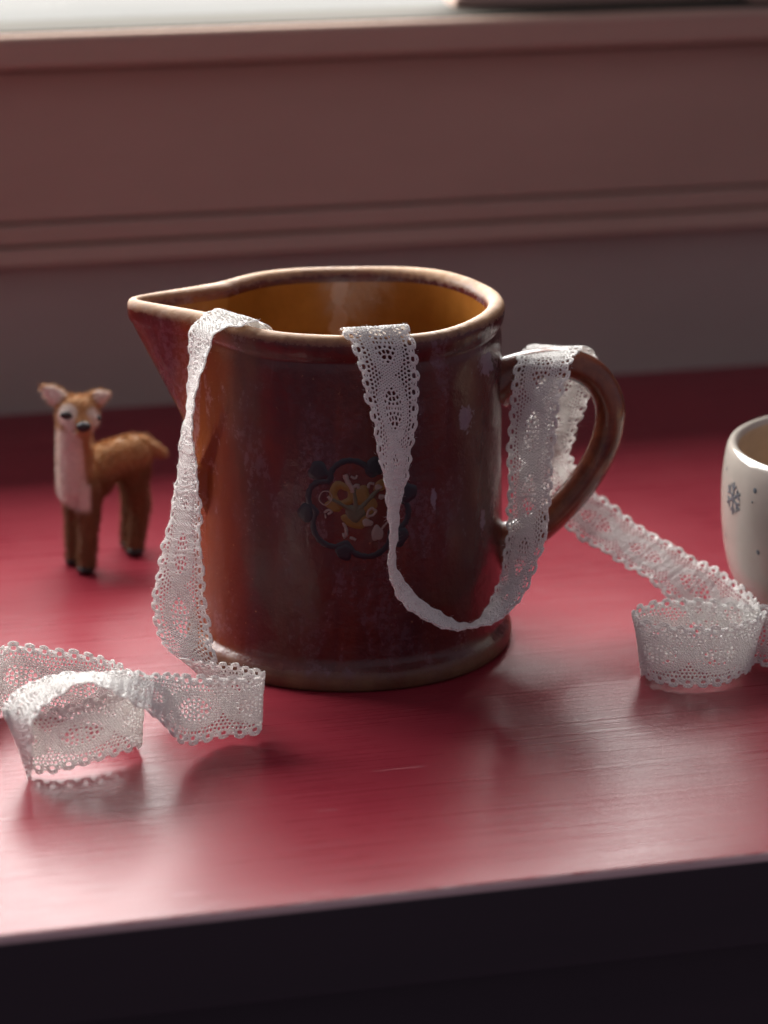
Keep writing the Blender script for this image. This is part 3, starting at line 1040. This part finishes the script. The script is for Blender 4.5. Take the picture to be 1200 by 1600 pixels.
# ------------------------------------------------------------------ lace ribbon
# edge points of the ribbon along its run, in mm: upper/left edge xyz, lower/right edge xyz
STATIONS = [
(-160.0,-126.3,26.5,-160.0,-126.3,-0.5),
(-144.7,-111.5,26.5,-144.7,-114.2,-0.4),
(-133.6,-88.2,26.2,-133.6,-94.8,0.0),
(-128.1,-74.7,25.5,-128.1,-84.3,0.3),
(-119.0,-75.5,25.0,-119.0,-85.9,0.1),
(-108.2,-79.6,25.0,-108.2,-89.6,-0.1),
(-91.9,-89.7,26.0,-93.2,-96.3,-0.2),
(-80.5,-105.5,26.7,-81.8,-108.2,-0.1),
(-72.5,-123.1,27.5,-75.2,-123.1,0.6),
(-73.7,-126.1,28.9,-74.3,-123.5,2.0),
(-81.1,-136.3,29.9,-81.1,-133.7,3.0),
(-95.6,-144.1,28.9,-94.2,-141.9,2.0),
(-106.9,-148.5,27.9,-104.8,-147.2,1.0),
(-119.8,-144.8,27.2,-113.3,-144.8,1.0),
(-121.2,-148.7,26.8,-110.9,-156.6,3.1),
(-121.1,-141.4,27.8,-109.1,-165.3,24.3),
(-118.4,-135.8,29.0,-106.8,-160.1,30.2),
(-112.1,-127.6,30.5,-101.3,-152.2,33.1),
(-103.6,-126.4,32.0,-94.0,-151.0,37.4),
(-90.8,-126.4,33.0,-85.7,-152.5,37.6),
(-79.0,-126.4,33.5,-75.7,-153.1,31.2),
(-69.5,-124.4,32.0,-67.0,-150.3,24.5),
(-58.3,-118.6,29.5,-58.0,-131.2,5.6),
(-45.5,-117.3,28.5,-46.1,-115.2,1.6),
(-35.5,-117.3,28.5,-36.7,-114.7,1.7),
(-30.7,-114.8,28.5,-32.2,-110.3,1.9),
(-30.3,-112.2,28.5,-32.0,-107.4,2.0),
(-34.3,-107.6,28.0,-35.6,-100.9,1.9),
(-44.2,-98.4,26.0,-43.9,-89.7,0.4),
(-53.4,-86.0,22.0,-45.7,-81.2,-3.4),
(-60.2,-78.0,19.2,-44.6,-76.7,-2.8),
(-66.0,-72.0,18.7,-44.5,-76.9,3.1),
(-70.5,-66.0,19.9,-47.0,-76.9,12.4),
(-73.9,-60.0,23.1,-50.2,-73.0,23.0),
(-75.7,-56.0,28.7,-51.6,-68.1,29.5),
(-76.1,-53.0,34.7,-53.0,-66.5,38.3),
(-74.1,-50.0,44.7,-53.7,-67.1,49.3),
(-71.6,-46.0,55.6,-54.7,-65.6,63.2),
(-68.6,-43.0,66.6,-54.6,-64.5,74.8),
(-66.4,-40.0,77.3,-55.9,-62.9,87.0),
(-64.5,-37.0,93.1,-57.4,-62.0,100.6),
(-61.9,-35.0,105.3,-57.7,-60.9,111.5),
(-61.0,-34.0,116.5,-54.7,-59.2,124.0),
(-60.8,-33.0,127.7,-51.5,-57.5,133.9),
(-60.2,-32.0,136.3,-47.2,-55.0,141.7),
(-53.6,-27.4,142.5,-36.3,-48.1,142.5),
(-51.0,-26.4,143.2,-33.2,-46.8,143.2),
(-45.7,-26.7,138.0,-26.7,-45.7,138.0),
(-37.4,-32.7,118.0,-14.7,-47.5,118.0),
(-26.6,-40.9,100.0,-0.8,-48.8,100.0),
(-14.3,-46.1,100.0,12.7,-46.6,100.0),
(-4.3,-48.6,118.0,22.2,-43.4,118.0),
(-2.8,-51.7,136.0,23.6,-46.1,136.0),
(-3.0,-56.8,142.8,23.6,-51.8,142.8),
(-2.4,-60.0,142.8,24.1,-55.0,142.8),
(1.5,-65.9,138.6,27.0,-57.5,135.6),
(4.2,-70.6,130.8,27.5,-57.5,127.2),
(6.5,-73.4,122.2,27.8,-57.5,117.3),
(8.7,-76.6,115.3,27.3,-58.0,109.4),
(10.8,-81.5,105.1,25.2,-60.0,97.5),
(12.4,-83.9,99.2,24.5,-61.0,91.5),
(14.6,-87.8,88.5,21.4,-63.0,80.2),
(15.8,-89.2,77.8,19.7,-64.0,69.1),
(16.0,-90.8,67.1,18.5,-65.0,59.4),
(16.0,-91.7,59.2,19.2,-66.0,51.5),
(18.1,-90.6,50.0,23.9,-65.0,43.4),
(24.1,-88.5,42.4,30.7,-63.0,36.2),
(32.1,-84.6,35.6,38.2,-59.0,29.6),
(41.4,-80.9,32.2,44.8,-55.0,25.5),
(48.6,-75.0,30.8,49.9,-49.0,23.5),
(56.1,-68.7,30.5,53.8,-42.0,27.1),
(64.0,-60.1,32.6,57.3,-34.0,30.6),
(69.9,-51.9,38.8,59.8,-27.0,36.1),
(74.3,-45.3,46.4,61.2,-22.0,42.7),
(77.7,-39.4,55.5,62.2,-18.0,49.9),
(79.2,-35.7,68.1,62.4,-16.0,60.4),
(79.8,-33.7,78.9,62.4,-14.0,73.1),
(81.0,-31.7,91.3,62.2,-13.0,86.0),
(82.3,-30.2,104.2,63.1,-12.0,98.8),
(85.3,-25.6,114.2,63.5,-10.5,109.3),
(87.9,-21.6,120.8,65.0,-8.0,116.4),
(90.9,-7.0,121.1,68.2,7.2,117.1),
(95.1,3.0,120.2,72.5,17.5,117.0),
(99.7,10.0,114.7,76.5,23.7,113.5),
(99.0,14.0,104.1,75.9,27.2,99.7),
(96.6,17.0,91.8,73.0,28.7,85.8),
(92.5,21.0,79.9,69.7,30.5,68.9),
(90.6,25.0,71.4,69.9,13.2,58.7),
(94.0,30.0,62.7,74.6,17.1,48.9),
(100.8,34.0,51.0,85.0,13.5,43.3),
(108.7,32.0,46.9,93.6,12.3,36.3),
(117.2,27.0,40.2,101.8,5.8,33.5),
(126.8,21.0,36.1,110.9,0.3,29.1),
(136.3,15.0,32.0,119.3,-4.9,25.5),
(144.4,9.0,28.8,128.5,-10.3,18.6),
(151.5,2.0,27.7,138.8,-13.2,9.3),
(157.9,-10.0,25.6,146.8,-22.2,4.2),
(161.8,-24.0,25.2,153.6,-33.5,1.3),
(161.8,-41.7,27.5,156.8,-45.1,1.2),
(161.6,-50.5,28.2,155.0,-50.5,2.0),
(148.2,-60.9,27.8,145.5,-59.5,1.0),
(136.3,-63.7,28.0,135.8,-62.9,1.0),
(123.7,-61.4,28.0,125.1,-60.9,1.0),
(114.1,-56.1,27.8,117.6,-56.1,1.0),
(111.0,-47.2,27.7,115.0,-48.6,1.0),
(113.6,-39.5,27.7,116.8,-41.6,1.0),
(121.8,-33.4,27.9,122.4,-36.0,1.0),
(132.0,-31.1,27.9,132.0,-33.2,1.0),
(143.3,-33.3,28.0,143.3,-34.6,1.0),
(156.8,-38.7,28.0,155.5,-38.2,1.0),
(166.7,-40.8,28.0,165.3,-40.3,1.0),
(178.3,-37.5,28.0,178.3,-37.5,1.0),
(192.6,-43.0,28.0,192.6,-43.0,1.0),
]
LW = 27.0
PERIOD = 25.0
RIM_OUT = (44, 54)      # stations between which the ribbon lies inside the jug


def ribbon_curves():
    A = np.array(STATIONS, float)
    mid = (A[:, :3] + A[:, 3:]) / 2
    d = np.maximum(np.linalg.norm(np.diff(mid, axis=0), axis=1), 2.0) ** .5
    t = np.concatenate([[0], np.cumsum(d)])
    out, ids = [], []
    n = len(A)
    for i in range(n - 1):
        p1, p2 = A[i], A[i + 1]
        p0 = A[i - 1] if i > 0 else 2 * p1 - p2
        p3 = A[i + 2] if i < n - 2 else 2 * p2 - p1
        t1, t2 = t[i], t[i + 1]
        t0 = t[i - 1] if i > 0 else t1 - (t2 - t1)
        t3 = t[i + 2] if i < n - 2 else t2 + (t2 - t1)
        for q in np.linspace(t1, t2, 24, endpoint=False):
            A1 = (t1 - q) / (t1 - t0) * p0 + (q - t0) / (t1 - t0) * p1
            A2 = (t2 - q) / (t2 - t1) * p1 + (q - t1) / (t2 - t1) * p2
            A3 = (t3 - q) / (t3 - t2) * p2 + (q - t2) / (t3 - t2) * p3
            B1 = (t2 - q) / (t2 - t0) * A1 + (q - t0) / (t2 - t0) * A2
            B2 = (t3 - q) / (t3 - t1) * A2 + (q - t1) / (t3 - t1) * A3
            out.append((t2 - q) / (t2 - t1) * B1 + (q - t1) / (t2 - t1) * B2)
            ids.append(i + (q - t1) / (t2 - t1))
    E = np.array(out)
    ids = np.array(ids)
    # soften the hand-set stations a little and hold the width
    for _ in range(10):
        E[1:-1] = .5 * E[1:-1] + .25 * (E[:-2] + E[2:])
    m = (E[:, :3] + E[:, 3:]) / 2
    w = E[:, 3:] - E[:, :3]
    wl = np.linalg.norm(w, axis=1)[:, None]
    w = w / wl
    L, R = m - w * LW / 2, m + w * LW / 2
    s = np.concatenate([[0], np.cumsum(np.linalg.norm(np.diff(m, axis=0), axis=1))])
    T = np.gradient(m, axis=0)
    N = np.cross(T, w)
    N /= np.linalg.norm(N, axis=1)[:, None]
    return s, L, R, N, ids


RS, RL, RR_, RN, RID = ribbon_curves()


def jug_radius(z):
    return np.interp(z, [0, 6.5, 9, 12, 40, 75, 120, 128, 136, 141], [65.8, 65.8, 63.4, 62.0, 61.8, 61.1, 60.4, 60.2, 61.6, 61.5])


def ribbon_map(u, v, h):
    """u along (mm), v across (-13.5..13.5 mm), h off the cloth (mm) -> metres"""
    u = np.clip(u, 0, RS[-1])
    f = (v / LW + .5)
    g = lambda a: np.stack([np.interp(u, RS, a[:, k]) for k in range(3)], 1)
    l, r, n = g(RL), g(RR_), g(RN)
    n /= np.linalg.norm(n, axis=1)[:, None]
    idd = np.interp(u, RS, RID)
    e_ = (2 * f - 1)
    ripple = .35 * np.sin(u * .31 + 1.3) * e_ ** 2 + .30 * np.sin(u * .83 + e_ * 1.7) * np.abs(e_) + .25 * np.sin(u * .17) * (1 - e_ ** 2) + .10 * np.sin(u * 2.0 + 3 * e_)
    p = l * (1 - f[:, None]) + r * f[:, None] + n * (h + ripple)[:, None]
    # rest on the jug wall and on the table instead of cutting into them
    out = (idd < RIM_OUT[0] + .2) | (idd > RIM_OUT[1] + .3)
    rr = np.hypot(p[:, 0], p[:, 1])
    need = jug_radius(p[:, 2]) + .65
    hit = out & (rr < need) & (p[:, 2] < 139.5) & (rr > 40)
    k = np.where(hit, (need + np.clip(h, -.4, .4)) / np.maximum(rr, 1e-6), 1.0)
    p[:, 0] *= k; p[:, 1] *= k
    inn = ~out
    low = np.interp(rr, [0, 50, 52.5, 54.2, 55, 60.5, 62.5], [-50, -50, -50, 139, 141.4, 141.6, 139])
    p[:, 2] = np.where(inn & (rr > 53.5) & (p[:, 2] < low), low + .2 * h, p[:, 2])
    p[:, 2] = np.maximum(p[:, 2], .45 + .5 * np.clip(h, -.4, .4))
    return p / 1000


def lace_points():
    pts, frac = [], []
    pitch = PERIOD / 4

    def add(u, v, f): pts.append((u, v)); frac.append(f)
    for side, off in ((1, 0.0), (-1, pitch / 2)):
        for i in range(4):
            u = i * pitch + off
            add(u, side * 13.35, -1)                     # outside
            add(u + pitch / 2, side * 12.55, -1)
            add(u + .5 * pitch, side * 10.75, .22)       # knot between two edge holes
            add(u, side * 10.25, .64)                    # large edge hole
            add(u + .5 * pitch, side * 9.4, .30)
    ec, ea, eb = PERIOD / 2, 11.9, 6.4

    def rho(u, v):
        du = (u - ec + PERIOD / 2) % PERIOD - PERIOD / 2
        return math.hypot(du / ea, v / eb), du
    # net ground
    row = 0
    v = -8.3
    while v < 8.4:
        for i in range(15):
            u = (i + .5 * (row % 2)) * PERIOD / 15
            r_, _ = rho(u, v)
            if r_ > 1.10: add(u, v, .61)
        v += 1.39; row += 1
    # dense cloth-stitch band round each eye
    row = 0
    v = -7.0
    while v < 7.1:
        for i in range(24):
            u = (i + .5 * (row % 2)) * PERIOD / 24
            r_, _ = rho(u, v)
            if .74 < r_ <= 1.10: add(u, v, .33)
        v += .92; row += 1
    # open petals inside the eye
    for sx in (-1, 1):
        for (a, b, f) in ((3.6, 0.95, .74), (3.6, -.95, .74), (5.7, .95, .72), (5.7, -.95, .72), (2.0, 2.0, .60), (2.0, -2.0, .60), (4.2, 2.5, .62), (4.2, -2.5, .62), (1.7, 0.0, .45)):
            add(ec + sx * a, b, f)
    for b in (-3.6, -2.3, 2.3, 3.6): add(ec, b, .5)
    add(ec, -1.0, .35); add(ec, 1.0, .35)
    for sx in (-1, 1):
        add(ec + sx * 7.6, 0, .5)
        add(ec + sx * 2.6, 3.7, .5); add(ec + sx * 2.6, -3.7, .5)
    P = np.array(pts)
    fr_ = np.array(frac)
    live = fr_ > 0
    P[live] += rng.normal(0, .10, (live.sum(), 2))
    P[:, 0] %= PERIOD
    return P, fr_


def lace_unit():
    P, fr_ = lace_points()
    n = len(P)
    allp = np.vstack([P + (k * PERIOD, 0) for k in (-1, 0, 1)])
    res = delaunay_2d_cdt([Vector(p) for p in allp], [], [], 0, 1e-6)
    vout = np.array([tuple(v) for v in res[0]])
    orig = [o[0] if o else -1 for o in res[3]]
    tri_of = {}
    for t in res[2]:
        a, b, c = (vout[i] for i in t)
        D = 2 * (a[0] * (b[1] - c[1]) + b[0] * (c[1] - a[1]) + c[0] * (a[1] - b[1]))
        if abs(D) < 1e-9: continue
        ux = ((a @ a) * (b[1] - c[1]) + (b @ b) * (c[1] - a[1]) + (c @ c) * (a[1] - b[1])) / D
        uy = ((a @ a) * (c[0] - b[0]) + (b @ b) * (a[0] - c[0]) + (c @ c) * (b[0] - a[0])) / D
        for i in t: tri_of.setdefault(i, []).append((ux, uy))
    parts = {'band': ([], [], {}), 'edge': ([], [], {})}
    for vi, o in enumerate(orig):
        if o < n or o >= 2 * n: continue
        k = o - n
        f = fr_[k]
        if f < 0: continue
        c = vout[vi]
        cc = np.array(tri_of[vi])
        ang = np.arctan2(cc[:, 1] - c[1], cc[:, 0] - c[0])
        poly = cc[np.argsort(ang)]
        keep = [0]
        for i in range(1, len(poly)):
            if np.linalg.norm(poly[i] - poly[keep[-1]]) > .05: keep.append(i)
        poly = poly[keep]
        poly[:, 1] = np.clip(poly[:, 1], -13.75, 13.75)
        if len(poly) < 3: continue
        m = len(poly)
        dense = []
        for i in range(m):
            a, b = poly[i], poly[(i + 1) % m]
            dense.append((a, 0)); dense.append(((a + b) / 2, 1))
        which = 'edge' if abs(c[1]) > 11.7 else 'band'
        V, F, key = parts[which]
        cen = poly.mean(0)

        def vert(p, h, share):
            kk = (round(p[0], 3), round(p[1], 3), round(h, 3)) if share else None
            if share and kk in key: return key[kk]
            V.append((p[0], p[1], h))
            if share: key[kk] = len(V) - 1
            return len(V) - 1
        q = len(dense)
        thick = .36
        rings = {}
        for sgn in (1, -1):
            rings[('c', sgn)] = [vert(p, sgn * (thick if t else thick * 1.30), True) for p, t in dense]
        fm = f + (1 - f) * .42
        for sgn in (1, -1):
            rings[('m', sgn)] = [vert(cen + (p - cen) * (fm if t else fm * .95), sgn * thick * .72, False) for p, t in dense]
        rings['h'] = [vert(cen + (p - cen) * (f * 1.02 if t else f * .88), 0.0, False) for p, t in dense]
        for i in range(q):
            j = (i + 1) % q
            F.append((rings[('c', 1)][i], rings[('c', 1)][j], rings[('m', 1)][j], rings[('m', 1)][i]))
            F.append((rings[('m', 1)][i], rings[('m', 1)][j], rings['h'][j], rings['h'][i]))
            F.append((rings[('c', -1)][j], rings[('c', -1)][i], rings[('m', -1)][i], rings[('m', -1)][j]))
            F.append((rings[('m', -1)][j], rings[('m', -1)][i], rings['h'][i], rings['h'][j]))
    # picots: small rounded loops standing out of the edge thread
    V, F, _ = parts['edge']
    pitch = PERIOD / 4
    for side, off in ((1, 0.0), (-1, pitch / 2)):
        for i in range(4):
            cu, cv = i * pitch + off + rng.normal(0, .12), side * (12.2 + rng.normal(0, .08))
            n0, q = len(V), 12
            sz = .92 * rng.uniform(.85, 1.12)
            for fr__, hh in ((1.0, 0), (.88, .22), (.64, .30), (.36, .24), (.16, 0), (.88, -.22), (.64, -.30), (.36, -.24)):
                for a in range(q):
                    an = 2 * math.pi * a / q
                    V.append((cu + sz * 2.25 * fr__ * math.cos(an), cv + sz * fr__ * math.sin(an), hh))
            seqs = ((0, 1, 2, 3, 4), (4, 7, 6, 5, 0))
            for sq in seqs:
                for x, y in zip(sq[:-1], sq[1:]):
                    for a in range(q):
                        c_ = (a + 1) % q
                        F.append((n0 + x * q + a, n0 + x * q + c_, n0 + y * q + c_, n0 + y * q + a))
    return parts


lace = empty('lace_ribbon', (0, 0, 0))
tag(lace, 'long white cotton lace ribbon draped over jug rim and handle, coiled on table', 'lace ribbon')


def build_lace():
    unit = lace_unit()
    nper = int(RS[-1] / PERIOD)
    pieces = []
    V, F, _ = unit['band']; pieces.append(('lace_band', np.array(V), np.array(F)))
    Ve, Fe, _ = unit['edge']
    Ve, Fe = np.array(Ve), np.array(Fe)
    for sg in (-1, 1):
        fm = Ve[Fe[:, 0], 1] * sg > 0
        used = np.unique(Fe[fm])
        remap = -np.ones(len(Ve), int); remap[used] = np.arange(len(used))
        pieces.append(('picot_edge', Ve[used], remap[Fe[fm]]))
    for name, V, F in pieces:
        nv = len(V)
        allv, allf = [], []
        for k in range(nper):
            jit = rng.normal(0, .05, (nv,))
            hh = V[:, 2] * (1 + .12 * np.sin(V[:, 0] * 7.1 + V[:, 1] * 5.3 + k))
            allv.append(ribbon_map(V[:, 0] + k * PERIOD, V[:, 1], hh))
            allf.append(F + k * nv)
        o = np_mesh(name, np.concatenate(allv), np.concatenate(allf), M_lace, lace)


build_lace()


def lace_lint():
    n = 7000
    u = rng.uniform(0, RS[-1], n)
    v = np.where(rng.random(n) < .45, np.sign(rng.normal(size=n)) * rng.uniform(10.8, 13.0, n), rng.uniform(-11, 11, n))
    h0 = rng.choice([-.3, .3], n)
    base = ribbon_map(u, v, h0)
    tip_dir = (ribbon_map(u, v, h0 + np.sign(h0)) - base)
    tip_dir /= np.linalg.norm(tip_dir, axis=1)[:, None] + 1e-9
    d = tip_dir + rng.normal(0, .8, (n, 3))
    d /= np.linalg.norm(d, axis=1)[:, None]
    ln = rng.uniform(.0004, .0014, n)[:, None]
    side = np.cross(d, rng.normal(0, 1, (n, 3))); side /= np.linalg.norm(side, axis=1)[:, None]
    bend = rng.normal(0, .3, (n, 3)) * ln
    mid = base + d * ln * .5
    tip = base + d * ln + bend
    tip[:, 2] = np.maximum(tip[:, 2], .0002)
    w = .000028
    V = np.stack([base - side * w, base + side * w, mid + side * w, mid - side * w, tip, tip + side * w], 1).reshape(-1, 3)
    k = np.arange(n)[:, None] * 6
    F = np.concatenate([k + np.array([[0, 1, 2, 3]]), k + np.array([[3, 2, 5, 4]])])
    o = np_mesh('lint', V, F, M_lace, lace)
    tag(o, kind='stuff')


lace_lint()
